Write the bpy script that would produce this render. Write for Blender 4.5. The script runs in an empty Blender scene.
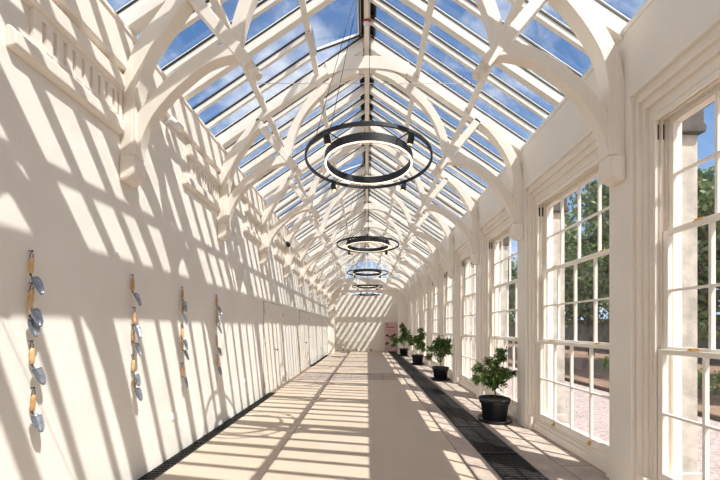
import bpy, bmesh, math, random
from mathutils import Vector, Matrix
random.seed(7)
sc = bpy.context.scene
COL = sc.collection
PI = math.pi

# ------------------------------------------------------------------ camera
cd = bpy.data.cameras.new('camera')
cam = bpy.data.objects.new('camera', cd); COL.objects.link(cam)
cam.location = (0, 0, 1.6); cam.rotation_euler = (PI/2, 0, 0)
cd.sensor_width = 36; cd.lens = 335/720*36
cd.shift_x = -7/720; cd.shift_y = 88/720
cd.clip_start = .05; cd.clip_end = 500
sc.camera = cam

# ------------------------------------------------------------------ light
SUN_DIR = Vector((-1, .76, -1.82)).normalized()
sd = bpy.data.lights.new('sun', 'SUN'); sun = bpy.data.objects.new('sun', sd); COL.objects.link(sun)
sun.rotation_euler = SUN_DIR.to_track_quat('-Z', 'Y').to_euler()
sun.location = (20, -20, 30)
sd.energy = 7.4; sd.angle = math.radians(.4); sd.color = (1, .962, .905)

world = bpy.data.worlds.new('sky'); sc.world = world; world.use_nodes = True
nt = world.node_tree; nt.nodes.clear(); L = nt.links.new
def N(t, **k):
    n = nt.nodes.new(t)
    for a, b in k.items(): setattr(n, a, b)
    return n
tc = N('ShaderNodeTexCoord'); sep = N('ShaderNodeSeparateXYZ'); L(tc.outputs['Generated'], sep.inputs[0])
ramp = N('ShaderNodeValToRGB'); L(sep.outputs['Z'], ramp.inputs[0])
e = ramp.color_ramp.elements
e[0].position = 0; e[0].color = (.46, .60, .82, 1)
e[1].position = .9; e[1].color = (.065, .155, .36, 1)
m = e.new(.25); m.color = (.25, .40, .66, 1)
m = e.new(.55); m.color = (.10, .215, .45, 1)
add = N('ShaderNodeMath', operation='ADD'); L(sep.outputs['Z'], add.inputs[0]); add.inputs[1].default_value = .25
dv = N('ShaderNodeVectorMath', operation='DIVIDE'); L(tc.outputs['Generated'], dv.inputs[0]); L(add.outputs[0], dv.inputs[1])
no = N('ShaderNodeTexNoise'); no.inputs['Scale'].default_value = 1.7; no.inputs['Detail'].default_value = 8; no.inputs['Roughness'].default_value = .6
L(dv.outputs[0], no.inputs['Vector'])
cr = N('ShaderNodeValToRGB'); cr.color_ramp.elements[0].position = .55; cr.color_ramp.elements[1].position = .80
L(no.outputs[0], cr.inputs[0])
# bright cloud bank added behind the camera, unseen, to lighten the interior
low = N('ShaderNodeMapRange'); L(sep.outputs['Y'], low.inputs[0]); low.inputs[1].default_value = .15; low.inputs[2].default_value = -.7
low.inputs[3].default_value = 0; low.inputs[4].default_value = .8
mx0 = N('ShaderNodeMath', operation='MAXIMUM'); L(cr.outputs[0], mx0.inputs[0]); L(low.outputs[0], mx0.inputs[1])
mx = N('ShaderNodeMixRGB'); L(mx0.outputs[0], mx.inputs[0]); L(ramp.outputs[0], mx.inputs[1]); mx.inputs[2].default_value = (1.25, 1.22, 1.2, 1)
bg = N('ShaderNodeBackground'); L(mx.outputs[0], bg.inputs[0]); bg.inputs[1].default_value = 1.35
out = N('ShaderNodeOutputWorld'); L(bg.outputs[0], out.inputs[0])

sc.view_settings.view_transform = 'Standard'; sc.view_settings.look = 'None'
sc.view_settings.exposure = 0.10; sc.view_settings.gamma = 1
sc.view_settings.use_curve_mapping = False
sc.cycles.max_bounces = 12; sc.cycles.diffuse_bounces = 8; sc.cycles.transparent_max_bounces = 24
sc.cycles.denoising_prefilter = 'ACCURATE'; sc.cycles.sample_clamp_indirect = 4
world.cycles.sampling_method = 'MANUAL'; world.cycles.sample_map_resolution = 512

# ------------------------------------------------------------------ materials
def mat(name, col, rough=.6, metal=0, noise=0, nscale=3, bump=0, bscale=40, col2=None, emit=None, estr=0, stretch=None, trans=0):
    m = bpy.data.materials.new(name); m.use_nodes = True
    nt = m.node_tree; b = nt.nodes['Principled BSDF']
    b.inputs['Base Color'].default_value = (*col, 1); b.inputs['Roughness'].default_value = rough; b.inputs['Metallic'].default_value = metal
    if emit: b.inputs['Emission Color'].default_value = (*emit, 1); b.inputs['Emission Strength'].default_value = estr
    if noise or bump:
        t = nt.nodes.new('ShaderNodeTexCoord'); mp = nt.nodes.new('ShaderNodeMapping')
        nt.links.new(t.outputs['Object'], mp.inputs[0])
        if stretch: mp.inputs['Scale'].default_value = stretch
    if noise:
        n = nt.nodes.new('ShaderNodeTexNoise'); n.inputs['Scale'].default_value = nscale; n.inputs['Detail'].default_value = 6
        nt.links.new(mp.outputs[0], n.inputs['Vector'])
        r = nt.nodes.new('ShaderNodeValToRGB'); nt.links.new(n.outputs[0], r.inputs[0])
        c2 = col2 or tuple(c*(1-noise) for c in col)
        r.color_ramp.elements[0].position = .35; r.color_ramp.elements[1].position = .62
        r.color_ramp.elements[0].color = (*c2, 1); r.color_ramp.elements[1].color = (*col, 1)
        nt.links.new(r.outputs[0], b.inputs['Base Color'])
    if bump:
        n = nt.nodes.new('ShaderNodeTexNoise'); n.inputs['Scale'].default_value = bscale; n.inputs['Detail'].default_value = 4
        nt.links.new(mp.outputs[0], n.inputs['Vector'])
        bp = nt.nodes.new('ShaderNodeBump'); bp.inputs['Strength'].default_value = bump; bp.inputs['Distance'].default_value = .01
        nt.links.new(n.outputs[0], bp.inputs['Height']); nt.links.new(bp.outputs[0], b.inputs['Normal'])
    return m

def glass(name, streak=.06):
    m = bpy.data.materials.new(name); m.use_nodes = True; nt = m.node_tree; nt.nodes.clear(); l = nt.links.new
    o = nt.nodes.new('ShaderNodeOutputMaterial'); tr = nt.nodes.new('ShaderNodeBsdfTransparent'); tr.inputs[0].default_value = (.93, .95, .96, 1)
    gl = nt.nodes.new('ShaderNodeBsdfGlossy'); gl.inputs['Roughness'].default_value = .02
    df = nt.nodes.new('ShaderNodeBsdfDiffuse'); df.inputs[0].default_value = (.8, .8, .78, 1)
    lw = nt.nodes.new('ShaderNodeLayerWeight'); lw.inputs[0].default_value = .5
    pw = nt.nodes.new('ShaderNodeMath'); pw.operation = 'POWER'; l(lw.outputs['Facing'], pw.inputs[0]); pw.inputs[1].default_value = 4
    ma = nt.nodes.new('ShaderNodeMath'); ma.operation = 'MULTIPLY_ADD'; l(pw.outputs[0], ma.inputs[0]); ma.inputs[1].default_value = .5; ma.inputs[2].default_value = .05
    a = nt.nodes.new('ShaderNodeMixShader'); l(ma.outputs[0], a.inputs[0]); l(tr.outputs[0], a.inputs[1]); l(gl.outputs[0], a.inputs[2])
    t = nt.nodes.new('ShaderNodeTexCoord'); n = nt.nodes.new('ShaderNodeTexNoise'); n.inputs['Scale'].default_value = 2.3; n.inputs['Detail'].default_value = 7; n.inputs['Distortion'].default_value = 1.2
    l(t.outputs['Object'], n.inputs['Vector'])
    r = nt.nodes.new('ShaderNodeMapRange'); l(n.outputs[0], r.inputs[0]); r.inputs[1].default_value = .5; r.inputs[2].default_value = .78; r.inputs[3].default_value = .01; r.inputs[4].default_value = streak
    b = nt.nodes.new('ShaderNodeMixShader'); l(r.outputs[0], b.inputs[0]); l(a.outputs[0], b.inputs[1]); l(df.outputs[0], b.inputs[2]); l(b.outputs[0], o.inputs[0])
    return m

M = {}
M['plaster'] = mat('cream_plaster', (.83, .785, .715), .75, noise=.05, nscale=1.3, bump=.35, bscale=9)
M['timber'] = mat('cream_timber', (.84, .775, .69), .5, noise=.03, nscale=2)
M['roofwhite'] = mat('white_roof_timber', (.85, .80, .73), .5, noise=.03, nscale=2)
M['window'] = mat('window_paint', (.85, .80, .72), .4)
M['black'] = mat('black_metal', (.010, .011, .016), .5)
M['gasket'] = mat('black_gasket', (.012, .012, .014), .6)
M['lead'] = mat('lead_grey', (.10, .10, .11), .6)
M['led'] = mat('led_diffuser', (.9, .85, .75), .5, emit=(1, .83, .58), estr=1.7)
M['lens'] = mat('warm_lens', (.9, .8, .6), .4, emit=(1, .75, .4), estr=1.2)
M['screed'] = mat('beige_screed', (.54, .435, .335), .55, noise=.06, nscale=1.0, bump=.08, bscale=60)
M['grate'] = mat('cast_grate', (.028, .026, .026), .5, metal=.2)
M['pit'] = mat('channel_dark', (.012, .011, .011), .9)
M['pot'] = mat('black_plastic', (.012, .013, .018), .4)
M['soil'] = mat('potting_soil', (.10, .06, .035), .9, noise=.5, nscale=60)
M['leaf'] = mat('citrus_leaf', (.10, .22, .035), .4, noise=.6, nscale=7, col2=(.035, .10, .018))
M['leafred'] = mat('new_leaf', (.30, .34, .07), .45)
M['stem'] = mat('plant_stem', (.16, .11, .06), .8)
M['wood'] = mat('trowel_handle', (.62, .34, .14), .5, noise=.3, nscale=40)
M['woodpale'] = mat('pale_handle', (.75, .50, .24), .5, noise=.2, nscale=40)
M['steel'] = mat('galvanised_steel', (.40, .42, .47), .35, metal=.8, noise=.35, nscale=45)
M['rust'] = mat('dark_iron', (.07, .06, .06), .6, metal=.4)
M['brass'] = mat('brass', (.75, .48, .12), .3, metal=1)
M['white'] = mat('white_plastic', (.85, .85, .83), .4)
M['redp'] = mat('red_plastic', (.45, .02, .02), .4)
M['pink'] = mat('pink_banner', (.62, .40, .43), .5)
M['ink'] = mat('dark_ink', (.06, .03, .05), .6)
M['inkgreen'] = mat('printed_green', (.04, .16, .03), .6)
M['inkolive'] = mat('printed_olive', (.30, .26, .05), .6)
M['inkpale'] = mat('printed_grey', (.42, .25, .28), .6)
M['alu'] = mat('aluminium', (.55, .55, .56), .3, metal=.9)
M['gravel'] = mat('pink_gravel', (.52, .41, .38), .9, noise=.45, nscale=22, bump=1, bscale=60)
M['earth'] = mat('garden_soil', (.30, .18, .115), .95, noise=.4, nscale=4, bump=1, bscale=12)
M['hedge'] = mat('box_leaf', (.13, .26, .03), .6)
M['treeleaf'] = mat('tree_leaf', (.19, .26, .09), .6)
M['treeleaf2'] = mat('tree_leaf_dark', (.11, .16, .055), .6)
M['bark'] = mat('bark', (.09, .07, .05), .9, noise=.4, nscale=8)
M['stonewall'] = mat('grey_garden_wall', (.20, .20, .19), .9, noise=.35, nscale=2)
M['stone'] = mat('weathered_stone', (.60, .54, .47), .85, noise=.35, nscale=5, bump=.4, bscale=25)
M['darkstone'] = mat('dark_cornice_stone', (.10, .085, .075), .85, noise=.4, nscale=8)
M['mat'] = mat('door_mat', (.13, .12, .11), .9)
M['wire'] = mat('steel_wire', (.75, .70, .62), .5)
M['glass'] = glass('roof_glass', .10)
M['wglass'] = glass('window_glass', .04)

def brickmat(name, c1, c2, mortar, bw, rh, ms=.012, rough=.7):
    m = bpy.data.materials.new(name); m.use_nodes = True; nt = m.node_tree; b = nt.nodes['Principled BSDF']; l = nt.links.new
    t = nt.nodes.new('ShaderNodeTexCoord'); mp = nt.nodes.new('ShaderNodeMapping'); l(t.outputs['Object'], mp.inputs[0]); mp.inputs['Rotation'].default_value = (0, 0, PI/2)
    br = nt.nodes.new('ShaderNodeTexBrick'); l(mp.outputs[0], br.inputs['Vector'])
    br.inputs['Color1'].default_value = (*c1, 1); br.inputs['Color2'].default_value = (*c2, 1); br.inputs['Mortar'].default_value = (*mortar, 1)
    br.inputs['Scale'].default_value = 1; br.inputs['Brick Width'].default_value = bw; br.inputs['Row Height'].default_value = rh; br.inputs['Mortar Size'].default_value = ms
    n = nt.nodes.new('ShaderNodeTexNoise'); n.inputs['Scale'].default_value = 5; n.inputs['Detail'].default_value = 8; l(t.outputs['Object'], n.inputs['Vector'])
    r = nt.nodes.new('ShaderNodeMapRange'); l(n.outputs[0], r.inputs[0]); r.inputs[1].default_value = .3; r.inputs[2].default_value = .7; r.inputs[3].default_value = .75; r.inputs[4].default_value = 1.1
    mx = nt.nodes.new('ShaderNodeVectorMath'); mx.operation = 'MULTIPLY'; l(br.outputs[0], mx.inputs[0]); l(r.outputs[0], mx.inputs[1])
    l(mx.outputs[0], b.inputs['Base Color']); b.inputs['Roughness'].default_value = rough
    return m
M['flags'] = brickmat('stone_flags', (.50, .41, .34), (.44, .36, .295), (.31, .25, .20), 1.3, .75)
M['cross'] = brickmat('cross_flags', (.46, .33, .25), (.40, .34, .30), (.24, .19, .16), .85, .52)

# ------------------------------------------------------------------ mesh helpers
def box(bm, x0, x1, y0, y1, z0, z1, mi=0):
    if x1 < x0: x0, x1 = x1, x0
    if y1 < y0: y0, y1 = y1, y0
    v = [bm.verts.new(p) for p in ((x0,y0,z0),(x1,y0,z0),(x1,y1,z0),(x0,y1,z0),(x0,y0,z1),(x1,y0,z1),(x1,y1,z1),(x0,y1,z1))]
    for f in ((0,3,2,1),(4,5,6,7),(0,1,5,4),(1,2,6,5),(2,3,7,6),(3,0,4,7)):
        bm.faces.new([v[i] for i in f]).material_index = mi
def prism_xz(bm, pts, y0, y1, mi=0):          # polygon in XZ, thickness in Y
    a = [bm.verts.new((p[0], y0, p[1])) for p in pts]; b = [bm.verts.new((p[0], y1, p[1])) for p in pts]
    n = len(pts)
    bm.faces.new(a).material_index = mi; bm.faces.new(b[::-1]).material_index = mi
    for i in range(n): bm.faces.new((a[i], b[i], b[(i+1)%n], a[(i+1)%n])).material_index = mi
def prism_y(bm, pts, y0, y1): prism_xz(bm, pts, y0, y1)
def cr_spline(P, n=8):
    P = [Vector(p) for p in P]; out = []
    Q = [2*P[0]-P[1]] + P + [2*P[-1]-P[-2]]
    for i in range(1, len(Q)-2):
        for k in range(n):
            t = k/n; a, b, c, d = Q[i-1], Q[i], Q[i+1], Q[i+2]
            out.append(.5*((2*b) + (c-a)*t + (2*a-5*b+4*c-d)*t*t + (3*b-a-3*c+d)*t**3))
    out.append(P[-1]); return out
def sweep_xz(bm, P, w, y0, y1, n=8):            # curved timber: centre line in XZ, width w (number or list)
    C = cr_spline([(p[0], p[1]) for p in P], n) if len(P) > 2 else [Vector(p) for p in P]
    L_ = len(C)
    up, lo = [], []
    for i, c in enumerate(C):
        t = (C[min(i+1, L_-1)] - C[max(i-1, 0)]).normalized(); nn = Vector((-t.y, t.x))
        f = i/(L_-1); ww = w if not isinstance(w, (list, tuple)) else w[0]*(1-f)+w[1]*f
        up.append(c + nn*ww/2); lo.append(c - nn*ww/2)
    rows = []
    for u, l in zip(up, lo):
        rows.append([bm.verts.new((u.x, y0, u.y)), bm.verts.new((u.x, y1, u.y)), bm.verts.new((l.x, y1, l.y)), bm.verts.new((l.x, y0, l.y))])
    for a, b in zip(rows, rows[1:]):
        for k in range(4): bm.faces.new((a[k], a[(k+1)%4], b[(k+1)%4], b[k]))
    bm.faces.new(rows[0][::-1]); bm.faces.new(rows[-1])
def tube(bm, pts, r, seg=8, mi=0, closed=False):
    pts = [Vector(p) for p in pts]; n = len(pts); rings = []
    for i, p in enumerate(pts):
        if closed: t = pts[(i+1)%n]-pts[i-1]
        else: t = pts[min(i+1, n-1)]-pts[max(i-1, 0)]
        t.normalize(); a = t.orthogonal().normalized()
        if abs(t.z) < .9: a = t.cross(Vector((0,0,1))).normalized()
        b = t.cross(a); rr = r[i] if isinstance(r, (list, tuple)) else r
        rings.append([bm.verts.new(p + rr*(math.cos(2*PI*k/seg)*a + math.sin(2*PI*k/seg)*b)) for k in range(seg)])
    m = n if closed else n-1
    for i in range(m):
        A, B = rings[i], rings[(i+1)%n]
        for k in range(seg):
            f = bm.faces.new((A[k], A[(k+1)%seg], B[(k+1)%seg], B[k])); f.smooth = True; f.material_index = mi
    if not closed:
        bm.faces.new(rings[0][::-1]).material_index = mi; bm.faces.new(rings[-1]).material_index = mi
def lathe(bm, prof, c=(0,0,0), seg=28, mi=0, axis=None, smooth=True):
    rings = []; q = Vector((0,0,1)).rotation_difference(Vector(axis)) if axis else None
    for r, z in prof:
        ring = []
        for k in range(seg):
            p = Vector((r*math.cos(2*PI*k/seg), r*math.sin(2*PI*k/seg), z))
            if q: p = q @ p
            ring.append(bm.verts.new(p + Vector(c)))
        rings.append(ring)
    for A, B in zip(rings, rings[1:]):
        for k in range(seg):
            f = bm.faces.new((A[k], A[(k+1)%seg], B[(k+1)%seg], B[k])); f.smooth = smooth; f.material_index = mi
    bm.faces.new(rings[0][::-1]).material_index = mi; bm.faces.new(rings[-1]).material_index = mi
def obj(name, bm, m, parent=None, bevel=0, loc=None):
    bmesh.ops.recalc_face_normals(bm, faces=bm.faces)
    me = bpy.data.meshes.new(name); bm.to_mesh(me); bm.free()
    for k in (m if isinstance(m, (list, tuple)) else [m]): me.materials.append(M[k])
    o = bpy.data.objects.new(name, me); COL.objects.link(o)
    if parent: o.parent = parent
    if loc: o.location = loc
    if bevel:
        b = o.modifiers.new('bevel', 'BEVEL'); b.width = bevel; b.segments = 2; b.limit_method = 'ANGLE'
    return o
def BM(): return bmesh.new()
def empty(name, loc=(0,0,0), rz=0):
    o = bpy.data.objects.new(name, None); COL.objects.link(o); o.location = loc; o.rotation_euler = (0,0,rz); o.empty_display_size = .1; return o
def tag(o, label=None, cat=None, group=None, kind=None):
    for k, v in (('label', label), ('category', cat), ('group', group), ('kind', kind)):
        if v: o[k] = v
    return o
def struct(o, label=None): o['kind'] = 'structure'; tag(o, label); return o
KIDS = {}
def copy_tree(o, parent=None):
    c = o.copy(); COL.objects.link(c)
    if parent: c.parent = parent
    for ch in list(o.children): copy_tree(ch, c)
    return c
ORD = ['first', 'second', 'third', 'fourth', 'fifth', 'sixth', 'seventh', 'eighth', 'ninth', 'tenth', 'eleventh', 'twelfth', 'thirteenth',
       'fourteenth', 'fifteenth', 'sixteenth', 'seventeenth', 'eighteenth', 'nineteenth', 'twentieth']

# ------------------------------------------------------------------ dimensions
BAY = 2.15; T0 = 3.37
TY = [T0 + BAY*i for i in range(-3, 9)]           # truss positions; 3.37 is the first in view
Y_BACK = TY[0] - BAY/2; Y_GAB = 21.0; Y_END = 23.2
XL, XR = -2.43, 2.54
SL = .68; RZ = 6.27
def U(x): return RZ - SL*abs(x)

# ------------------------------------------------------------------ floors
def floorpiece(name, x0, x1, y0, y1, m, z0=-.12, z1=0):
    b = BM(); box(b, x0, x1, y0, y1, z0, z1); return struct(obj(name, b, m))
FY0, FY1 = Y_BACK-.3, Y_END+.2
for nm, x0, x1, y0, y1, m in (
    ('floor', -1.125, 1.16, FY0, 10.3, 'screed'), ('floor', -1.125, 1.16, 11.9, FY1, 'screed'),
    ('floor', -2.24, -1.135, FY0, 10.3, 'screed'), ('floor', -2.24, -1.135, 11.9, FY1, 'screed'),
    ('floor', -2.24, 1.16, 10.31, 11.89, 'cross'),
    ('floor', 1.17, 1.43, FY0, FY1, 'flags'), ('floor', 1.93, 3.0, FY0, FY1, 'flags')):
    floorpiece(nm, x0, x1, y0, y1, m)
floorpiece('floor', -2.6, 3.0, FY0, FY1, 'pit', -.2, -.12)
for y0, y1 in ((8.3, 14.0), (20.0, FY1)): floorpiece('floor', -2.46, -2.24, y0, y1, 'screed')

# ------------------------------------------------------------------ left wall
b = BM(); box(b, -2.8, XL, Y_BACK-.3, Y_GAB+.3, -.1, 4.58)
struct(obj('wall_left', b, 'plaster'))
b = BM(); prism_y(b, [(XL, 4.14), (-2.375, 4.14), (-2.365, 4.16), (-2.365, 4.52), (XL, 4.52)], Y_BACK, Y_GAB)
prism_y(b, [(XL, 4.50), (-2.40, 4.50), (-2.35, 4.52), (-2.35, 4.555), (-2.42, 4.58), (XL, 4.58)], Y_BACK, Y_GAB)
struct(obj('trim_1', b, 'timber'), 'deep plain eaves board along the top of the left wall')

proto = None
for i, ty in enumerate(TY[1:]):
    if proto is None:
        proto = v = empty('wall_vent', (XL, ty, 0))
        b = BM(); prism_y(b, [(0, 3.91), (.055, 3.92), (.065, 3.94), (.065, 4.05), (.05, 4.07), (0, 4.07)], -1.03, -.09); obj('head_moulding', b, 'timber', v, .004)
        b = BM()
        box(b, 0, .012, -.93, -.09, 3.63, 3.92)
        y = -.93
        box(b, 0, .034, -.96, -.90, 3.63, 3.92)
        y = -.865
        while y < -.16:
            box(b, 0, .034, y, y+.052, 3.66, 3.88); y += .085
        box(b, 0, .034, -.15, -.09, 3.63, 3.92); box(b, 0, .03, -.93, -.1, 3.87, 3.92); box(b, 0, .03, -.93, -.1, 3.63, 3.69)
        obj('slat_panel', b, 'timber', v)
        b = BM(); prism_y(b, [(0, 3.49), (.05, 3.50), (.068, 3.52), (.068, 3.61), (.02, 3.65), (0, 3.65)], -1.12, -.09); obj('sill', b, 'timber', v, .01)
    else:
        v = copy_tree(proto); v.location.y = ty
    k = i - 2
    nm = ORD[k] if k >= 0 else ['last but one behind the camera', 'last behind the camera'][i]
    tag(v, ('cream slatted wall vent high on the left wall, %s from the camera' % nm) if k >= 0 else 'cream slatted wall vent on the left wall, %s' % nm, 'vent', 'slatted vents under the eaves board')

# doors in the left wall
def leftdoor(name, y0, y1, h, label, leaves=2):
    d = empty(name, (XL, y0, 0)); struct(d, label)
    w = y1-y0
    b = BM()
    box(b, 0, .006, 0, .007, 0, h+.007); box(b, 0, .006, w-.007, w, 0, h+.007); box(b, 0, .006, 0, w, h, h+.007)
    obj('door_gap_shade', b, 'lead', d)  # dark strips painting the shadow in the gap round the leaves
    g = .007; lw = (w-2*g-.006*(leaves-1))/leaves
    for k in range(leaves):
        a = g + k*(lw+.006)
        b = BM(); box(b, .0, .018, a, a+lw, .01, h-.004); lf = obj('door_leaf', b, 'timber', d, .003)
        hy = a+.02 if k == 0 else a+lw-.02
        for hz in (.25, 1.25, h-.25):
            b = BM(); tube(b, [(.024, hy, hz-.06), (.024, hy, hz+.06)], .009, 8); obj('hinge', b, 'alu', lf)
    b = BM(); ky = w/2+.07 if leaves == 2 else w-.08
    lathe(b, [(.025, 0), (.025, .006), (.009, .01), (.009, .04), (.024, .05), (.028, .062), (.02, .075), (.004, .078)], (.018, ky, 1.03), 14, axis=(1, 0, 0)); obj('door_knob', b, 'rust', d)
leftdoor('door_1', 7.87, 9.63, 2.23, 'plain cream double door nearer in the left wall')
leftdoor('door_2', 12.0, 14.0, 2.23, 'plain cream double door farther along the left wall')

# ------------------------------------------------------------------ right wall: pilasters, beam
b = BM(); prism_y(b, [(XR, 3.83), (2.92, 3.83), (2.92, 4.56), (XR, 4.56)], Y_BACK-.3, Y_GAB+.3)
prism_y(b, [(XR-.012, 4.50), (XR, 4.50), (XR, 4.56), (XR-.012, 4.56)], Y_BACK-.3, Y_GAB+.3)
struct(obj('wall_right', b, 'plaster'), 'deep cream beam above the row of windows')
proto = None
for i, ty in enumerate(TY + [TY[-1]+.87]):
    if proto is None:
        b = BM(); box(b, XR, 2.90, -.145, .145, -.1, 3.83); proto = p = obj('wall_right', b, 'plaster', None, .006)
    else: p = proto.copy(); COL.objects.link(p)
    p.location.y = ty; struct(p)
# last bit
b = BM(); box(b, XR, 2.90, TY[-1]+.8, Y_GAB+.3, -.1, 3.83); struct(obj('wall_right', b, 'plaster'))
b = BM(); box(b, XR, 2.90, Y_BACK-.3, TY[0]-.93, -.1, 3.83); struct(obj('wall_right', b, 'plaster'))

# window unit (local: y centred on bay)
HW = .93
def framebox(bm, x0, x1, inset_s, inset_t, depth_s, depth_t, zb=0.0):
    yo, yi = HW-inset_s, HW-inset_s-depth_s; zt, zi = 3.83-inset_t, 3.83-inset_t-depth_t
    box(bm, x0, x1, -yo, -yi, zb, zt); box(bm, x0, x1, yi, yo, zb, zt); box(bm, x0, x1, -yi, yi, zi, zt)
def make_window():
    w = empty('window_1')
    b = BM()
    framebox(b, 2.555, 2.89, 0, 0, .034, .085)
    framebox(b, 2.595, 2.89, .034, .085, .026, .075)
    framebox(b, 2.635, 2.89, .060, .160, .034, .095)
    for s in (-1, 1): box(b, 2.55, 2.64, s*(HW-.10), s*HW, 0, .20)
    obj('architrave', b, 'timber', w)
    b = BM()
    framebox(b, 2.645, 2.665, .094, .255, .022, .05, .15)
    framebox(b, 2.705, 2.715, .094, .255, .022, .05, .15)
    framebox(b, 2.755, 2.765, .094, .255, .022, .05, .15)
    framebox(b, 2.81, 2.89, .094, .255, .026, .065, .15)
    jl = obj('sash_box', b, 'window', w)
    b = BM()
    for s in (-1, 1):
        for x in (2.685, 2.735):
            box(b, x-.012, x+.012, s*(HW-.098), s*(HW-.092), 3.36, 3.50)
    pl = obj('pulley_slot', b, 'rust', jl)
    b = BM(); box(b, 2.60, 2.89, -.836, .836, 0, .10); box(b, 2.63, 2.89, -.836, .836, .10, .145); box(b, 2.655, 2.89, -.836, .836, .145, .175)
    obj('sill_board', b, 'timber', w, .004)
    b = BM(); box(b, 2.90, 3.08, -.74, .78, .02, .12); obj('outer_sill', b, 'stone', w)
    z = [.175, 1.385, 2.475, 3.525]
    yw = .815
    for k in range(3):
        x0 = [2.667, 2.717, 2.767][k]; x1 = x0+.038
        z0, z1 = z[k], z[k+1]+(.02 if k < 2 else 0)
        br = .095 if k == 0 else .045; tr = .045
        b = BM()
        box(b, x0, x1, -yw, -yw+.05, z0, z1); box(b, x0, x1, yw-.05, yw, z0, z1)
        box(b, x0, x1, -yw+.05, yw-.05, z0, z0+br); box(b, x0, x1, -yw+.05, yw-.05, z1-tr, z1)
        s = obj('sash', b, 'window', w, .003)
        b = BM()
        for j in (-1, 0, 1): box(b, x0+.001, x1-.001, j*.39-.011, j*.39+.011, z0+br, z1-tr)
        zm = (z0+br+z1-tr)/2; box(b, x0+.002, x1-.002, -yw+.05, yw-.05, zm-.011, zm+.011)
        obj('glazing_bars', b, 'window', s)
        b = BM(); xm = (x0+x1)/2; vs = [b.verts.new(p) for p in ((xm, -yw+.05, z0+br), (xm, yw-.05, z0+br), (xm, yw-.05, z1-tr), (xm, -yw+.05, z1-tr))]; b.faces.new(vs)
        obj('pane', b, 'wglass', s)
        if k == 0:
            for y in (-.39, .39):
                b = BM(); box(b, x0-.006, x0, y-.022, y+.022, z0+.02, z0+.06); tube(b, [(x0-.006, y, z0+.045), (x0-.03, y, z0+.042), (x0-.034, y, z0+.028)], .006, 6)
                box(b, x0-.036, x0-.006, y-.016, y+.016, z0+.018, z0+.024); obj('sash_lift', b, 'brass', s)
        if k < 2:
            for y in (-.5, .5):
                b = BM(); box(b, x0+.002, x1-.002, y-.035, y+.035, z1, z1+.008); lathe(b, [(.012, 0), (.012, .014), (.005, .016)], (x0+.018, y+.02, z1+.008), 8)
                tube(b, [(x0+.018, y+.02, z1+.018), (x0+.018, y-.05, z1+.020)], .005, 6); obj('sash_fastener', b, 'brass', s)
    return w
proto = None; wi = 0
for i in range(len(TY)-1):
    yc = (TY[i]+TY[i+1])/2
    w = proto = make_window() if proto is None else None
    if proto is not None and wi == 0: first = proto
    if wi: w = copy_tree(first); w.name = 'window_%d' % (wi+1)
    else: w = first
    proto = first
    w.location = (.03, yc, 0); wi += 1
    k = i-2
    struct(w, 'tall cream sash window of three stacked sashes, %s from the camera' % ORD[k] if k >= 0 else None)

# exterior stone pilasters
proto = None
for i, ty in enumerate(TY):
    if proto is None:
        proto = p = empty('stone_pilaster')
        b = BM(); box(b, 2.90, 3.13, -.17, .17, 0, 3.45); box(b, 2.90, 3.16, -.19, .19, 0, .22); obj('shaft', b, 'stone', p, .008)
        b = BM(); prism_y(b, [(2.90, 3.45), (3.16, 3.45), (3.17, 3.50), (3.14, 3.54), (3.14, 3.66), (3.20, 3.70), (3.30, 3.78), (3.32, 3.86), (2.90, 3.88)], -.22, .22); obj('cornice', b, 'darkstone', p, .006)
    else: p = copy_tree(proto)
    p.location = (.03, ty, 0); k = i-3
    tag(p, ('outdoor stone pilaster with dark moulded cap behind the %s wall pier' % ORD[k]) if k >= 0 else 'outdoor stone pilaster beside the camera, %s back' % ORD[-k-1], 'pilaster', 'stone pilasters outside the windows')
    struct(p)

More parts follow.
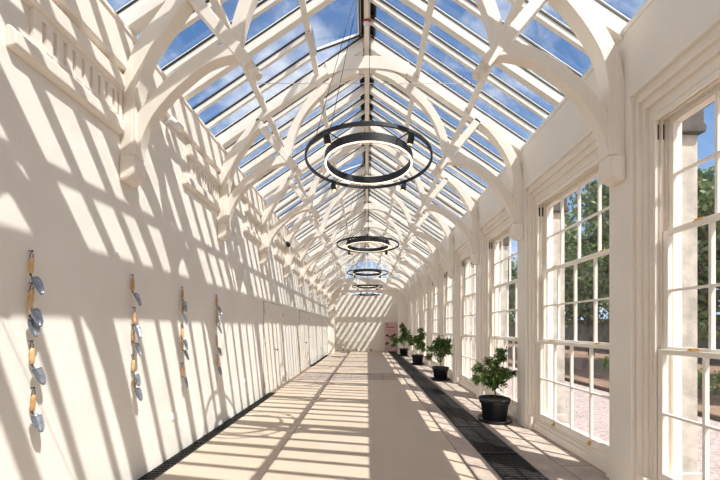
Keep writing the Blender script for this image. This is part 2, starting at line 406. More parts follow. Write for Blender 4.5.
# ------------------------------------------------------------------ roof: ceiling slopes
def slope_pt(s, x, dz=0): return (s*x, U(x)+dz)
def slope_bar(bm, s, xa, xb, y0, y1, d0, d1):
    prism_xz(bm, [(s*xa, U(xa)+d0), (s*xb, U(xb)+d0), (s*xb, U(xb)+d1), (s*xa, U(xa)+d1)], y0, y1)
VENTS = [(T0+BAY/2, T0+BAY), (T0+2.5*BAY, T0+3*BAY)]   # open roof lights in the left slope
XE = 2.80
HB = BAY/2
grid = [TY[0]-HB + k*HB for k in range(0, 26)]
grid = [g for g in grid if g < Y_GAB]
P1, P2 = 1.66, .82
for s, nm in ((-1, 'ceiling_left'), (1, 'ceiling_right')):
    C_ = struct(empty(nm), 'glazed roof slope over the %s side of the hall' % ('left' if s < 0 else 'right'))
    b = BM(); slope_bar(b, s, .04, XE, -.042, .042, .01, .13); raf = obj('rafter', b, 'roofwhite', C_)
    b = BM(); slope_bar(b, s, .06, XE, -.048, .048, .13, .155); gr = obj('gasket', b, 'gasket', raf)
    b = BM(); slope_bar(b, s, .04, XE, -.04, .04, .165, .178); obj('cover_cap', b, 'roofwhite', raf)
    b = BM(); slope_bar(b, s, .04, XE, -.023, .023, .06, .13); bar = obj('glazing_bar', b, 'roofwhite', C_)
    b = BM(); slope_bar(b, s, .06, XE, -.033, .033, .13, .155); obj('gasket', b, 'gasket', bar)
    b = BM(); slope_bar(b, s, .04, XE, -.024, .024, .165, .176); obj('cover_cap', b, 'roofwhite', bar)
    b = BM(); slope_bar(b, s, P2, XE, -.023, .023, .06, .13); sbar = obj('glazing_bar', b, 'roofwhite', C_)
    b = BM(); slope_bar(b, s, P2, XE, -.033, .033, .13, .155); obj('gasket', b, 'gasket', sbar)
    b = BM(); slope_bar(b, s, .10, XE, 0.03, HB-.03, .155, .163); pane = obj('glass_pane', b, 'glass', C_)
    b = BM(); slope_bar(b, s, P2, XE, 0.03, HB-.03, .155, .163); spane = obj('glass_pane', b, 'glass', C_)
    fr = fb = fp = fs = True; sb_used = sp_used = False
    for g in grid:
        if fr: raf.location.y = g; fr = False
        else: c = copy_tree(raf, C_); c.location.y = g
        hole = s < 0 and any(abs(a-g) < .01 for a, _ in VENTS)
        if hole:
            if sp_used: c = spane.copy(); COL.objects.link(c)
            else: c = spane; sp_used = True
            c.location.y = g
        else:
            if fp: c = pane; fp = False
            else: c = pane.copy(); COL.objects.link(c)
            c.location.y = g
        for k in (1, 2):
            y = g + HB*k/3
            if y > Y_GAB-.1: continue
            if hole:
                if sb_used: c = copy_tree(sbar, C_)
                else: c = sbar; sb_used = True
            else:
                if fb: c = bar; fb = False
                else: c = copy_tree(bar, C_)
            c.location.y = y
    if not sb_used:
        for o in list(sbar.children)+[sbar, spane]: bpy.data.objects.remove(o)
    for x in (P1, P2):
        b = BM(); slope_bar(b, s, x-.035, x+.035, grid[0], Y_GAB, .0, .05); obj('purlin', b, 'roofwhite', C_)
    # open roof lights
    if s < 0:
        for a, e_ in VENTS:
            hinge = empty('roof_light', (-.10, 0, U(.10)+.17)); hinge.parent = C_
            ang = math.radians(14)
            # local frame along slope from hinge
            d = Vector((-1, 0, -SL)).normalized(); q = Matrix.Rotation(-ang, 3, 'Y').inverted()
            d = Matrix.Rotation(ang, 3, 'Y') @ d
            n_ = Vector((-d.z, 0, d.x)); 
            if n_.z < 0: n_ = -n_
            Ls = (P2-.10)*math.hypot(1, SL)
            def sb(bm, l0, l1, y0, y1, h0, h1):
                v = []
                for h in (h0, h1):
                    for (l, y) in ((l0, y0), (l1, y0), (l1, y1), (l0, y1)):
                        p = d*l + n_*h; v.append(bm.verts.new((p.x, y, p.z)))
                for f in ((0,3,2,1),(4,5,6,7),(0,1,5,4),(1,2,6,5),(2,3,7,6),(3,0,4,7)): bm.faces.new([v[i] for i in f])
            y0, y1 = a+.05, e_-.05
            b = BM(); sb(b, 0, Ls, y0, y0+.04, -.02, .03); sb(b, 0, Ls, y1-.04, y1, -.02, .03); sb(b, 0, .04, y0, y1, -.02, .03); sb(b, Ls-.04, Ls, y0, y1, -.03, .03)
            obj('vent_frame', b, 'roofwhite', hinge)
            b = BM(); sb(b, .02, Ls-.02, y0+.035, y0+.055, -.035, -.02); sb(b, .02, Ls-.02, y1-.055, y1-.035, -.035, -.02); sb(b, Ls-.07, Ls-.04, y0+.03, y1-.03, -.04, -.0)
            obj('gasket', b, 'gasket', hinge)
            b = BM(); sb(b, .04, Ls-.04, y0+.04, y1-.04, .0, .006); obj('pane', b, 'glass', hinge)
            b = BM()
            for y in (a+.3, a+.5): tube(b, [(-P2+.13, y, U(P2)-U(.10)-.16), tuple(d*(Ls-.05)+Vector((0, y, -.03)))], .012, 6)
            box(b, -P2+.06, -P2+.16, a+.2, a+.6, U(P2)-U(.10)-.18, U(P2)-U(.10)-.08)
            obj('opener', b, 'alu', hinge)
b = BM(); box(b, -.045, .045, Y_BACK-.3, Y_GAB, RZ-.06, RZ+.22); struct(obj('trim_2', b, 'roofwhite'), 'white ridge board along the apex of the roof')
b = BM()
for s in (-1, 1): prism_xz(b, [(s*.045, RZ+.20), (s*.10, RZ+.17), (s*.12, RZ+.155), (s*.12, RZ+.05), (s*.105, RZ+.05), (s*.105, RZ+.14), (s*.045, RZ+.14)], Y_BACK-.3, Y_GAB)
struct(obj('trim_3', b, 'gasket'), 'black sealing strip under the ridge cap')
b = BM(); prism_xz(b, [(-.14, RZ+.17), (0, RZ+.24), (.14, RZ+.17), (.14, RZ+.19), (0, RZ+.265), (-.14, RZ+.19)], Y_BACK-.3, Y_GAB+.1); struct(obj('trim_4', b, 'lead'), 'grey metal ridge capping outside the roof')

# ------------------------------------------------------------------ back wall behind the camera
b = BM(); box(b, -2.8, 3.02, Y_BACK-.6, Y_BACK-.3, -.1, 4.66); prism_xz(b, [(-2.7, 4.5), (2.7, 4.5), (0, 6.4)], Y_BACK-.6, Y_BACK-.3)
struct(obj('wall_back', b, 'plaster'))

# ------------------------------------------------------------------ far gable with arch, vestibule
b = BM()
def archtop(x, c=-.05, hw=2.0, z0=3.15, h=.72):
    t = max(0, 1-((x-c)/hw)**2); return z0 + h*t**.5
xs = [-2.05 + k*4.0/28 for k in range(29)]
pts = [(XL, 0), (-2.05, 0)] + [(x, archtop(x)) for x in xs] + [(1.95, 0), (XR+.1, 0), (XR+.1, 4.66), (XL, 4.66)]
# build as two piers + spandrel quads
box(b, XL-.1, -2.05, Y_GAB, Y_GAB+.25, -.1, 3.15); box(b, 1.95, 2.9, Y_GAB, Y_GAB+.25, -.1, 3.15)
for xa, xb in zip(xs, xs[1:]):
    prism_xz(b, [(xa, archtop(xa)), (xb, archtop(xb)), (xb, 4.66), (xa, 4.66)], Y_GAB, Y_GAB+.12)
box(b, XL-.1, -2.05, Y_GAB, Y_GAB+.12, 3.15, 4.66); box(b, 1.95, 2.9, Y_GAB, Y_GAB+.12, 3.15, 4.66)
box(b, XL, 2.5, Y_GAB-.06, Y_GAB, 3.96, 4.14)
struct(obj('wall_far', b, 'timber'), 'cream arched cross wall near the far end of the hall')
g = struct(empty('window_20', (0, Y_GAB+.1, 0)), 'glazed gable above the far archway')
b = BM()
box(b, -2.45, 2.5, -.04, .04, 4.64, 4.74)
for k in range(-7, 8):
    x = k*.31; top = U(abs(x))+.12
    if top > 4.75: box(b, x-(.03 if k % 3 else .045), x+(.03 if k % 3 else .045), -.035, .035, 4.7, top)
for z in (5.05, 5.42, 5.80):
    w = (RZ+.1-z)/SL; box(b, -w, w, -.025, .025, z-.022, z+.022)
obj('glazing_bars', b, 'roofwhite', g)
b = BM(); vs = [b.verts.new(p) for p in ((-2.5, 0, 4.7), (2.5, 0, 4.7), (0, 0, 6.4))]; b.faces.new(vs); obj('pane', b, 'wglass', g)
# vestibule
b = BM(); box(b, -2.6, -2.15, Y_GAB+.25, Y_END, -.1, 4.0); struct(obj('wall_left', b, 'plaster'))
b = BM(); box(b, 2.12, 2.6, Y_GAB+.25, Y_END, -.1, 4.0); struct(obj('wall_right', b, 'plaster'))
b = BM(); box(b, -2.6, 2.6, Y_END, Y_END+.25, -.1, 3.95)
struct(obj('wall_end', b, 'plaster'), 'plain cream end wall beyond the archway')
b = BM()
box(b, -2.15, 2.12, Y_END-.03, Y_END, 0, .16); box(b, -2.15, 2.12, Y_END-.035, Y_END, .66, .72); box(b, -2.15, 2.12, Y_END-.02, Y_END, .16, .66)
struct(obj('baseboard_end', b, 'timber'))
b = BM()
for x in (-1.25, .2, 1.15): box(b, x-.012, x+.012, Y_END-.012, Y_END, .72, 3.7)
struct(obj('trim_5', b, 'timber'), 'narrow vertical cover strips on the end wall')
ve = struct(empty('ceiling_end', (0, 0, 0)), 'sloping glass roof of the end lobby')
def vz(y): return 4.62 - .28*(y-Y_GAB)
def vbar(bm, x0, x1, h0, h1, ya=Y_GAB+.2, yb=Y_END+.1):
    v = []
    for x in (x0, x1):
        for (y, h) in ((ya, h0), (yb, h0), (yb, h1), (ya, h1)): v.append(bm.verts.new((x, y, vz(y)+h)))
    for f in ((0,1,2,3),(4,7,6,5),(0,4,5,1),(1,5,6,2),(2,6,7,3),(3,7,4,0)): bm.faces.new([v[i] for i in f])
for k in range(13):
    x = -2.5+k*.415; b = BM(); vbar(b, x-.07, x+.07, 0, .1); obj('glazing_bar', b, 'roofwhite', ve)
b = BM(); vbar(b, -2.6, 2.6, .1, .106); obj('pane', b, 'glass', ve)
b = BM(); vbar(b, -2.6, 2.6, -.07, 0, 22.28, 22.43); obj('purlin', b, 'roofwhite', ve)
for k, x in enumerate((-1.62, -.7, .28)):
    b = BM(); box(b, x-.045, x+.045, Y_END-.05, Y_END-.03, .035, .125); box(b, x-.03, x+.03, Y_END-.058, Y_END-.05, .05, .11)
    tag(obj('floor_socket', b, 'black'), 'small black outlet on the end wall skirting, %s' % ['left one of three', 'middle one of three', 'right one of three'][k], 'outlet', 'black outlets on the end wall')

# ------------------------------------------------------------------ trusses
def make_truss():
    t = empty('roof_truss')
    for s in (-1, 1):
        W = 2.54 if s > 0 else 2.43
        f = lambda P: [(s*(x + (.04*min(1, max(0, (x-1.9)/.5)) if s > 0 and x < 2.5 else 0)), z) for x, z in P]
        b = BM(); prism_xz(b, f([(W-.121, 3.28), (W, 3.28), (W, 4.06), (W-.121, 4.2)]), -.075, .075); obj('post', b, 'timber', t, .006)
        b = BM()
        g_ = f; f = lambda P: [(s*x, z) for x, z in P]
        prof = [(W, 3.30), (W-.15, 3.30), (W-.155, 3.27), (W-.154, 3.20), (W-.145, 3.15), (W-.128, 3.11), (W-.10, 3.077), (W-.065, 3.057), (W-.03, 3.05), (W, 3.05)]
        prism_xz(b, f(prof), -.095, .095); obj('corbel', b, 'timber', t, .022); f = g_
        lb = [(2.42, 3.30), (2.36, 3.55), (2.19, 3.87), (1.95, 4.12), (1.68, 4.30), (1.41, 4.37), (1.25, 4.35)] if s > 0 else [(2.34, 3.30), (2.31, 3.46), (2.20, 3.71), (2.03, 3.93), (1.86, 4.09), (1.63, 4.27), (1.38, 4.36), (1.25, 4.35)]
        b = BM(); sweep_xz(b, f(lb), .135, -.055, .055); obj('lower_brace', b, 'timber', t, .006)
        ub = [(2.425, 3.31), (2.425, 3.7), (2.42, 4.02), (2.35, 4.33), (2.20, 4.62), (2.01, 4.88), (1.90, 4.98)] if s > 0 else [(2.36, 3.31), (2.36, 3.65), (2.345, 3.96), (2.23, 4.33), (2.05, 4.60), (1.88, 4.84), (1.80, 4.97)]
        b = BM(); sweep_xz(b, f(ub), [.17, .15], -.071, .071); obj('upper_brace', b, 'timber', t, .006)
        b = BM(); sweep_xz(b, f([(1.82, 5.0), (1.17, 4.22)]), .115, -.06, .06); st = obj('strut', b, 'timber', t, .008)
        b = BM(); ax = Vector((s*-.71, 0, -.86)).normalized()
        lathe(b, [(.03, 0), (.045, .01), (.05, .03), (.036, .045), (.036, .06), (.052, .07), (.056, .11), (.05, .135), (.03, .145)], (s*1.18, 0, 4.235), 16, axis=ax); obj('knob', b, 'timber', st)
        b = BM(); sweep_xz(b, f([(1.33, 4.40), (1.25, 4.72), (1.13, 5.02), (.95, 5.28), (.70, 5.52), (.42, 5.72), (.15, 5.83)]), .125, -.05, .05); obj('arch_brace', b, 'timber', t, .006)
        b = BM(); slope_bar(b, s, .06, W, -.06, .06, -.08, .04); obj('principal_rafter', b, 'roofwhite', t, .005)
    b = BM(); sweep_xz(b, [(-.66, 5.83), (-.35, 5.915), (0, 5.935), (.35, 5.915), (.66, 5.83)], .21, -.062, .062); obj('collar', b, 'timber', t, .006)
    b = BM(); tube(b, [(-1.12, 0, 4.06), (1.12, 0, 4.06)], .003, 6); obj('tie_rod', b, 'wire', t)
    return t
proto = make_truss()
for i, ty in enumerate(TY):
    t = proto if i == 0 else copy_tree(proto)
    t.location.y = ty; k = i-3
    tag(t, ('cream timber arched roof truss on wall posts, %s from the camera' % ORD[k]) if k >= 0 else 'cream timber arched roof truss above and behind the camera, %s back' % ORD[-k-1], 'roof truss', 'arched trusses carrying the glass roof')

# ------------------------------------------------------------------ floor grates
def grate(name, x0, x1, y, ln, label, group, step):
    g = empty(name, (x0, y, 0)); w = x1-x0
    b = BM(); box(b, 0, w, .004, .02, -.03, .0); box(b, 0, w, ln-.02, ln-.004, -.03, .0); box(b, 0, .015, .004, ln-.004, -.03, 0); box(b, w-.015, w, .004, ln-.004, -.03, 0); obj('frame', b, 'grate', g)
    b = BM(); n = int((ln-.05)/step)
    for k in range(n):
        yy = .03+k*step; box(b, .01, w-.01, yy, yy+step*.38, -.025, -.002)
    for j in (1, 2, 3): box(b, w*j/4-.004, w*j/4+.004, .01, ln-.01, -.03, -.006)
    obj('bars', b, 'grate', g)
    tag(g, label, 'floor grate', group); return g
k = 0; y = 1.9; proto = None
while y < 23.2:
    if proto is None: proto = gg = grate('floor_grate', 1.435, 1.925, y, 1.2, '', 'channel grates along the window side', .056)
    else: gg = copy_tree(proto); gg.location.y = y
    gg['label'] = 'black slotted grate in the floor along the windows, %s from the camera' % ORD[k]
    y += 1.2; k += 1
k = 0; proto = None
for a, e_ in ((1.1, 8.3), (14.0, 20.0)):
    y = a
    while y < e_-.1:
        if proto is None: proto = gg = grate('floor_grate', -2.425, -2.245, y, 1.2, '', 'channel grates along the plain wall', .056)
        else: gg = copy_tree(proto); gg.location.y = y
        gg['label'] = 'narrow black grate at the foot of the plain left wall, %s from the camera' % ORD[k]
        y += 1.2; k += 1

# door mats
for (x0, x1, y0, y1, lb) in ((-1.7, -1.15, 21.6, 22.4, 'small dark mat on the floor near the end wall, inside the arch'), (-2.0, -1.2, 18.6, 19.0, 'small dark strip mat on the floor before the arch')):
    b = BM(); box(b, x0, x1, y0, y1, .001, .01); tag(obj('floor_mat', b, 'mat'), lb, 'mat')

# ------------------------------------------------------------------ chandeliers
def ring(bm, r, w, z0, z1, seg=96, mi=0):
    for k in range(seg):
        a0, a1 = 2*PI*k/seg, 2*PI*(k+1)/seg
        v = [bm.verts.new((rr*math.cos(a), rr*math.sin(a), z)) for a in (a0, a1) for rr in (r-w, r) for z in (z0, z1)]
        # idx: a0:(in,z0)0 (in,z1)1 (out,z0)2 (out,z1)3 ; a1: 4 5 6 7
        for f in ((0,2,6,4), (1,5,7,3), (2,3,7,6), (0,4,5,1)):
            q = bm.faces.new([v[i] for i in f]); q.material_index = mi; q.smooth = False
def make_chandelier():
    c = empty('ring_chandelier')
    b = BM(); ring(b, .77, .022, -.018, .018); obj('outer_ring', b, 'black', c)
    b = BM(); ring(b, .535, .024, -.045, .045); ir = obj('inner_ring', b, 'black', c)
    b = BM(); ring(b, .534, .021, -.051, -.046); obj('light_strip', b, 'led', ir)
    for a in (235, 305, 50, 130):
        a = math.radians(a); ca, sa = math.cos(a), math.sin(a)
        b = BM(); tube(b, [(.51*ca, .51*sa, .02), (.755*ca, .755*sa, .0)], .006, 6); obj('bracket', b, 'black', c)
        b = BM(); r = .76
        tube(b, [(r*ca, r*sa, 0), (r*ca, r*sa, -.055)], .008, 8)
        ax = Vector((-.35*ca, -.35*sa, -1)).normalized()
        lathe(b, [(.02, -.055), (.032, -.05), (.036, -.02), (.036, .05), (.03, .052)], (r*ca, r*sa, -.075), 16, axis=ax); sp = obj('spotlight', b, 'black', c)
        b = BM(); lathe(b, [(.027, .050), (.027, .056)], (r*ca, r*sa, -.075), 16, axis=ax); obj('lens', b, 'lens', sp)
    top = RZ-.06-3.64
    for (x, y) in ((-.58, -.46), (-.40, -.62), (.03, .76)):
        b = BM(); tube(b, [(x, y, .02), (x*.03, y*.03, top-.03)], .0035, 6); obj('cable', b, 'black', c)
    b = BM(); lathe(b, [(.05, -.04), (.05, -.002), (.045, 0)], (0, 0, top), 20); obj('ceiling_rose', b, 'black', c)
    return c
proto = make_chandelier()
for i in range(5):
    c = proto if i == 0 else copy_tree(proto)
    c.location = (0.02, 4.1+4.15*i, 3.64)
    tag(c, 'black double ring chandelier with glowing inner rim, %s from the camera' % ORD[i], 'chandelier', 'ring chandeliers hanging from the ridge')

# ------------------------------------------------------------------ trowels
def make_trowel(pale):
    t = empty('garden_trowel')          # origin at the nail, hangs down; wall normal is +X, broadside along Y
    b = BM(); lathe(b, [(.0035, -.006), (.0035, .024), (.006, .025), (.006, .028)], (0, 0, 0), 8, axis=(1, 0, 0)); obj('nail', b, 'rust', t)
    b = BM(); tube(b, [(.02, .012, -.066), (.022, .011, -.03), (.022, 0, .004), (.022, -.011, -.03), (.02, -.012, -.066)], .0028, 6); obj('cord_loop', b, 'rust', t)
    b = BM(); lathe(b, [(.007, -.165), (.013, -.16), (.016, -.12), (.0135, -.09), (.016, -.066), (.013, -.054), (.006, -.05)], (.024, 0, 0), 12); obj('handle', b, 'woodpale' if pale else 'wood', t)
    b = BM(); tube(b, [(.022, 0, -.16), (.024, .0, -.178), (.034, .004, -.192)], [.006, .005, .005], 8); obj('tang', b, 'rust', t)
    # scoop blade: curved across, pointed at the tip
    b = BM(); rows = []; n, m_ = 9, 8
    for i in range(n+1):
        u = i/n; w = .037*(1-.30*u) * (1 if u < .55 else math.sqrt(max(0.0, 1-((u-.55)/.47)**2))); w = max(w, .003)
        w *= min(1, .55+u*3)
        row = []
        for j in range(m_+1):
            v = -1+2*j/m_
            row.append(b.verts.new((.004+.014*(v*v)+.012*u, v*w, -.14*u)))
        rows.append(row)
    for A, B in zip(rows, rows[1:]):
        for j in range(m_): f = b.faces.new((A[j], A[j+1], B[j+1], B[j])); f.smooth = True
    bl = obj('blade', b, 'steel', t); sm = bl.modifiers.new('thick', 'SOLIDIFY'); sm.thickness = .002
    bl.location = (.034, .004, -.188); bl.rotation_euler = (math.radians(22), 0, 0)
    return t
tp = [make_trowel(False), make_trowel(True)]
colsY = [2.41, 3.45, 4.36, 5.37]
tops = [[251, 283, 292, 341, 388], [275, 307.5, 325, 355, 370], [287, 300, 325, 336, 363], [295, 305, 314, 336, 355]]
rank = ['topmost', 'second from top', 'middle', 'fourth from top', 'lowest']
used = [False, False]
for ci, (cy, tt) in enumerate(zip(colsY, tops)):
    for ri, ty in enumerate(tt):
        z = 1.6 + (328-ty)*cy/335
        pale = 1 if (ri in (1, 2, 3) and (ci + ri) % 4 != 3) or (ci == 0 and ri < 4) else 0
        if not used[pale]: t = tp[pale]; used[pale] = True
        else: t = copy_tree(tp[pale])
        t.location = (XL+.002+(.012 if ri in (1, 4) and ci else 0), cy + random.uniform(-.01, .01), z)
        t.rotation_euler = (math.radians(random.uniform(-5, 3)), 0, 0)
        for ch in t.children:
            if ch.name.startswith('blade'): ch.rotation_euler = (math.radians(random.uniform(2, 13)), math.radians(random.uniform(-16, -3)), math.radians(random.uniform(-30, 10)))
        tag(t, '%s hand trowel, %s handle, in the %s hanging column from the camera' % (rank[ri], 'pale' if pale else 'brown', ORD[ci]), 'trowel', 'trowels hung in columns on the plain wall')

# ------------------------------------------------------------------ small wall things
def plate(name, y, z, h, w, label, cat):
    b = BM(); box(b, XL, XL+.012, y-w/2, y+w/2, z-h/2, z+h/2); o = tag(obj(name, b, 'white', None, .003), label, cat); return o
plate('wall_socket', 4.22, .50, .09, .15, 'white double socket low on the left wall below the trowels', 'socket')
plate('blank_plate', 3.24, 2.32, .04, .09, 'small blank cover plate on the left wall above the trowels', 'cover plate')
plate('door_switch', 6.6, .55, .09, .09, 'small white socket on the left wall before the double door', 'socket')
s_ = empty('wall_spotlight', (XL, 4.05, 4.08)); tag(s_, 'cream cylinder spotlight under the eaves board by the nearest left post', 'spotlight')
b = BM(); lathe(b, [(.03, 0), (.03, .012), (.012, .016), (.012, .07)], (0, 0, 0), 14, axis=(1, 0, 0)); obj('bracket', b, 'white', s_)
b = BM(); lathe(b, [(.035, -.06), (.045, -.05), (.045, .09), (.04, .10)], (.10, 0, 0), 18, axis=(.5, .8, -.4)); obj('barrel', b, 'white', s_)
for y, z, lb in ((9.75, 4.05, 'small black spotlight high on the left wall'), (20.7, 3.75, 'tiny black spotlight on the left wall beside the arch')):
    s_ = empty('wall_spotlight', (XL, y, z)); tag(s_, lb, 'spotlight')
    b = BM(); lathe(b, [(.03, 0), (.03, .012), (.012, .016), (.012, .07)], (0, 0, 0), 12, axis=(1, 0, 0)); obj('bracket', b, 'black', s_)
    b = BM(); lathe(b, [(.04, -.09), (.055, -.08), (.055, .09), (.05, .10)], (.12, 0, 0), 16, axis=(.5, -.6, -.6)); obj('barrel', b, 'black', s_)
s_ = empty('alarm_beacon', (XL+.09, 6.0, 4.14)); tag(s_, 'small red alarm beacon under the eaves board on the left wall', 'alarm')
b = BM(); lathe(b, [(.035, .0), (.035, -.02), (.03, -.025)][::-1], (0, 0, 0), 14); obj('base', b, 'white', s_)
b = BM(); lathe(b, [(.01, -.10), (.03, -.085), (.036, -.05), (.032, -.025)], (0, 0, 0), 14); obj('dome', b, 'redp', s_)
s_ = empty('smoke_detector', (0, 5.05, RZ-.06)); tag(s_, 'white disc smoke detector with red base on the ridge board', 'smoke detector')
b = BM(); lathe(b, [(.062, -.02), (.065, 0)], (0, 0, 0), 20); obj('base', b, 'redp', s_)
b = BM(); lathe(b, [(.02, -.068), (.045, -.06), (.052, -.035), (.052, -.02)], (0, 0, 0), 20); obj('cover', b, 'white', s_)

# ------------------------------------------------------------------ banner
bn = empty('roll_up_banner', (1.62, Y_END-.28, 0)); tag(bn, 'pink roll-up exhibition banner with flower picture before the end wall', 'banner')
b = BM(); box(b, -.41, .41, -.05, .05, 0, .07); box(b, -.3, -.26, -.16, .16, 0, .015); box(b, .26, .3, -.16, .16, 0, .015); obj('base', b, 'alu', bn, .005)
b = BM(); box(b, -.40, .40, -.003, .003, .06, 1.98); pa = obj('sheet', b, 'pink', bn)
b = BM(); box(b, -.41, .41, -.012, .012, 1.97, 2.0); obj('top_rail', b, 'alu', bn)
b = BM(); tube(b, [(0, .03, .05), (0, .02, 1.97)], .008, 8); obj('pole', b, 'alu', bn)
def disc(bm, x, z, rx, rz, a=0, seg=16):
    ca, sa = math.cos(a), math.sin(a)
    bm.faces.new([bm.verts.new((x+rx*math.cos(t)*ca-rz*math.sin(t)*sa, -.0045, z+rx*math.cos(t)*sa+rz*math.sin(t)*ca)) for t in [2*PI*k/seg for k in range(seg)]])
b = BM()
def bar_(x0, x1, z0, z1): b.faces.new([b.verts.new(p) for p in ((x0, -.0045, z0), (x1, -.0045, z0), (x1, -.0045, z1), (x0, -.0045, z1))])
bar_(-.33, -.12, 1.84, 1.87); bar_(-.33, -.15, 1.79, 1.82); bar_(-.33, .28, 1.63, 1.68); obj('printed_heading', b, 'ink', pa)
b = BM(); bar_(-.30, .30, 1.44, 1.465); bar_(-.22, .24, 1.36, 1.38); bar_(-.18, .18, 1.28, 1.30); bar_(-.1, .1, 1.20, 1.22); obj('printed_text', b, 'inkpale', pa)
b = BM(); disc(b, -.22, 1.08, .12, .08, -.6); disc(b, .27, 1.15, .11, .08, .1); disc(b, -.02, 1.0, .1, .06, .2); disc(b, .1, 1.05, .12, .07, .3); obj('printed_flowers', b, 'ink', pa)
b = BM(); disc(b, .02, .90, .14, .10, .2); b.verts.ensure_lookup_table(); bmesh.ops.translate(b, verts=b.verts, vec=(0, -.001, 0)); obj('printed_fruit', b, 'inkolive', pa)
b = BM(); disc(b, -.24, .55, .15, .10, .5); disc(b, .20, .42, .20, .12, .3); disc(b, .33, .62, .06, .1, .3); obj('printed_leaves', b, 'inkgreen', pa)

# ------------------------------------------------------------------ potted plants
def leafmesh(bm, p, d, ln, w, mi=0):
    d = d.normalized(); side = d.cross(Vector((random.uniform(-1, 1), random.uniform(-1, 1), random.uniform(.2, 1)))).normalized(); nn = side.cross(d)
    pts = [p, p+d*ln*.3+side*w*.5+nn*.1*w, p+d*ln*.7+side*w*.42, p+d*ln-nn*.2*w, p+d*ln*.7-side*w*.42, p+d*ln*.3-side*w*.5+nn*.1*w]
    mid1 = p+d*ln*.3-nn*.12*w; mid2 = p+d*ln*.7-nn*.12*w
    v = [bm.verts.new(q) for q in pts]; a, c = bm.verts.new(mid1), bm.verts.new(mid2)
    for f in ((v[0], v[1], a), (v[1], v[2], c, a), (v[2], v[3], c), (v[3], v[4], c), (v[4], v[5], a, c), (v[5], v[0], a)):
        q = bm.faces.new(f); q.material_index = mi
def make_plant(x, y, blobs, nleaf, label, sc_=1, seed=1, leafsize=.055):
    random.seed(seed)
    t = empty('potted_shrub', (x, y, 0)); tag(t, label, 'potted plant', 'potted shrubs along the windows')
    b = BM(); lathe(b, [(.20, .0), (.27, .005), (.29, .05), (.285, .055), (.262, .02), (.20, .015)], (0, 0, 0), 36); obj('saucer', b, 'pot', t)
    b = BM(); lathe(b, [(.185, .018), (.195, .03), (.225, .30), (.245, .31), (.265, .385), (.262, .40), (.25, .40), (.235, .335), (.20, .33)], (0, 0, 0), 36); obj('pot', b, 'pot', t)
    b = BM(); lathe(b, [(.10, .325), (.232, .352), (.10, .365), (.01, .37)], (0, 0, 0), 24); obj('soil', b, 'soil', t)
    bs = BM(); bl = BM(); root = Vector((0, 0, .36)); fork = Vector((.01, 0, .36+.17))
    tube(bs, [root, (root+fork)/2+Vector((.008, .005, 0)), fork], [.016, .013, .011], 7)
    wt = [r for *_, r in blobs]
    for (bx, by, bz, r) in blobs:
        c = Vector((bx, by, bz))
        tube(bs, [fork, (fork+c)/2+Vector((random.uniform(-.03, .03), random.uniform(-.03, .03), .02)), c], [.009, .006, .003], 6)
        k = int(nleaf*r**2/sum(w*w for w in wt))
        for tw in range(max(6, k//12)):
            dd = Vector((random.gauss(0, 1), random.gauss(0, 1), random.gauss(.25, .8))).normalized()
            tip = c + dd*r*random.uniform(.6, 1.12)
            tube(bs, [c + dd*r*.1, tip], [.0035, .0015], 4)
            for q in range(12):
                f = random.uniform(.25, 1.05); p = c + (tip-c)*f + Vector([random.gauss(0, .012) for _ in range(3)])
                ld = (dd*.5 + Vector((random.gauss(0, .8), random.gauss(0, .8), random.gauss(-.25, .5))))
                s = random.uniform(.7, 1.3)*leafsize
                leafmesh(bl, p, ld, s, s*.45, 1 if random.random() < .16 else 0)
    obj('branches', bs, 'stem', t); obj('foliage', bl, ['leaf', 'leafred'], t)
    t.scale = (sc_,)*3
    return t
make_plant(2.2, 5.78, [(0, 0, .80, .18), (0, .02, .64, .12), (-.1, 0, .66, .11), (.12, .03, .68, .11), (-.20, 0, .72, .15), (-.25, .05, .90, .11), (.13, .0, .82, .15), (.27, .15, .76, .10), (.40, .2, .80, .08), (-.02, .05, .98, .15), (.12, .05, 1.10, .13), (.06, .0, 1.22, .07), (-.33, 0, .72, .05), (.2, .05, 1.17, .06)], 4300,
           'bushy green shrub in black pot and saucer, nearest of the four by the windows', 1, 3, .043)
make_plant(2.27, 10.35, [(0, 0, 1.0, .26), (-.22, 0, .95, .2), (.22, .05, .9, .2), (-.05, 0, 1.2, .2), (.22, 0.05, 1.12, .16), (.32, .2, 1.0, .12), (-.3, .0, .72, .14), (-.05, 0, .78, .15), (-.52, .1, .95, .10), (-.54, .1, 1.12, .09)], 2000,
           'round spreading shrub in black pot, second from the camera', 1, 5, .075)
make_plant(2.22, 14.7, [(0, 0, 1.0, .24), (.15, 0, 1.2, .2), (-.25, 0, .95, .2), (.1, 0, .78, .2), (.1, 0, 1.42, .12), (-.35, 0, 1.15, .13)], 1100,
           'tall loose shrub in black pot, third from the camera', 1.05, 8, .10)
make_plant(2.12, 19.3, [(0, 0, 1.0, .28), (-.3, 0, .85, .24), (.15, 0, 1.25, .24), (-.05, 0, 1.5, .2), (-.1, 0, 1.65, .12), (-.55, 0, .85, .18), (.2, 0, .95, .2)], 1100,
           'tall leafy shrub in black pot, farthest, next to the pink banner', 1.05, 11, .12)

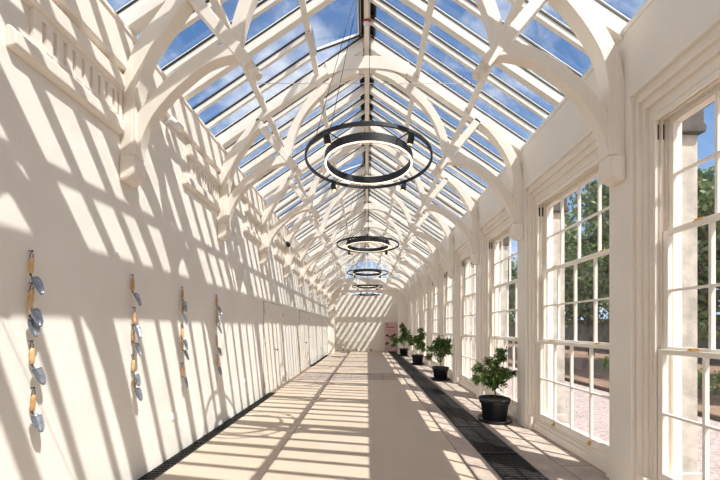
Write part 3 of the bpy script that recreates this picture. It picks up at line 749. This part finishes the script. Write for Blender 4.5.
# ------------------------------------------------------------------ garden outside
b = BM(); box(b, 3.0, 6.1, -20, 60, -.2, -.02); struct(obj('ground', b, 'gravel'), 'pink gravel path outside the windows')
b = BM(); box(b, 6.16, 60, -40, 90, -.2, .03); struct(obj('ground', b, 'earth'), 'brown garden soil beyond the gravel')
b = BM(); box(b, -80, -2.8, -40, 90, -.25, -.05); box(b, -80, 80, 24.0, 120, -.3, -.2); struct(obj('ground', b, 'earth'))
b = BM(); box(b, 6.1, 6.16, -20, 60, -.1, .07); tag(obj('path_edging', b, 'bark'), 'low timber edging between gravel path and soil bed', 'edging')
b = BM(); box(b, 15.6, 16.0, -10, 60, 0, 2.2); tag(obj('garden_wall', b, 'stonewall'), 'long grey garden wall behind the trees', 'garden wall'); 
def blobleaf(bm, blobs, n, ls):
    tot = sum(r[3]**2 for r in blobs)
    for (x, y, z, r) in blobs:
        for _ in range(int(n*r*r/tot)):
            d = Vector((random.gauss(0, 1), random.gauss(0, 1), random.gauss(0, 1))).normalized(); rr = r*random.uniform(.55, 1.08)
            p = Vector((x, y, z)) + d*rr
            a = Vector((random.gauss(0, 1), random.gauss(0, 1), random.gauss(0, .6))).normalized(); c = a.orthogonal().normalized()
            c = (Matrix.Rotation(random.uniform(0, 6.28), 3, a) @ c); e_ = a.cross(c); s = ls*random.uniform(.6, 1.3)
            bm.faces.new([bm.verts.new(q) for q in (p, p+c*s*.5+e_*s*.28, p+c*s, p+c*s*.5-e_*s*.28)]).material_index = random.random() < .4
# low box hedge pieces
proto = None
for i, (x, y) in enumerate([(8.6, 7.2), (8.6, 9.5), (9.2, 11.8)]):
    random.seed(40+i)
    b = BM()
    blobleaf(b, [(random.uniform(-.25, .25), -.75+.15*k, .27, .26) for k in range(11)], 2600, .075)
    h = obj('box_hedge', b, ['hedge', 'hedge']); h.location = (x, y, 0)
    tag(h, 'low clipped green box hedge in the soil bed, %s from the camera' % ORD[i], 'hedge', 'box hedging in the soil bed')
def make_tree(seed, h, spread):
    random.seed(seed)
    t = empty('tree'); bt = BM()
    lean = random.uniform(-.4, .4)
    tube(bt, [(0, 0, -.05), (lean*.3, .1, h*.22), (lean*.6, 0, h*.45), (lean, .1, h*.75)], [.16, .12, .09, .03], 9)
    for k in range(6):
        a = random.uniform(0, 6.28); z = h*random.uniform(.2, .5); L_ = spread*random.uniform(.5, .9)
        tube(bt, [(lean*.5, 0, z), (lean*.5+L_*.5*math.cos(a), L_*.5*math.sin(a), z+L_*.5), (lean+L_*math.cos(a), L_*math.sin(a), z+L_*.8)], [.06, .04, .015], 6)
    obj('trunk', bt, 'bark', t)
    bl = BM(); blobs = []
    for k in range(26):
        zz = random.uniform(.26, .97); rr = spread*(1-.55*max(0, zz-.45)/.55)*random.uniform(.1, .85); a = random.uniform(0, 6.28)
        blobs.append((lean+rr*math.cos(a), rr*math.sin(a), h*zz, spread*random.uniform(.28, .48)))
    blobleaf(bl, blobs, 9000, .26)
    obj('crown', bl, ['treeleaf', 'treeleaf2'], t)
    return t
trees = [make_tree(101, 6.6, 2.0), make_tree(102, 7.4, 2.3), make_tree(103, 8.6, 2.5)]
spots = [(10.9, 5.6, 0), (11.6, 8.8, 1), (10.6, 11.6, 0), (12.6, 13.2, 1), (11.6, 15.6, 2), (12.6, 18.8, 1), (11.8, 22.0, 2), (13.2, 25.0, 2), (11.4, 28.5, 1), (12.4, 32.5, 2), (11.6, 37, 2), (11.2, 42.5, 1), (12.4, 48, 2)]
cnt = [0, 0, 0]
random.seed(5)
for i, (x, y, k) in enumerate(spots):
    t = trees[k] if cnt[k] == 0 else copy_tree(trees[k]); cnt[k] += 1
    t.location = (x, y, 0); t.rotation_euler.z = random.uniform(0, 6.28)
    tag(t, 'leafy green garden tree beyond the soil bed, %s along the row from the camera' % ORD[i], 'tree', 'garden trees seen through the windows')
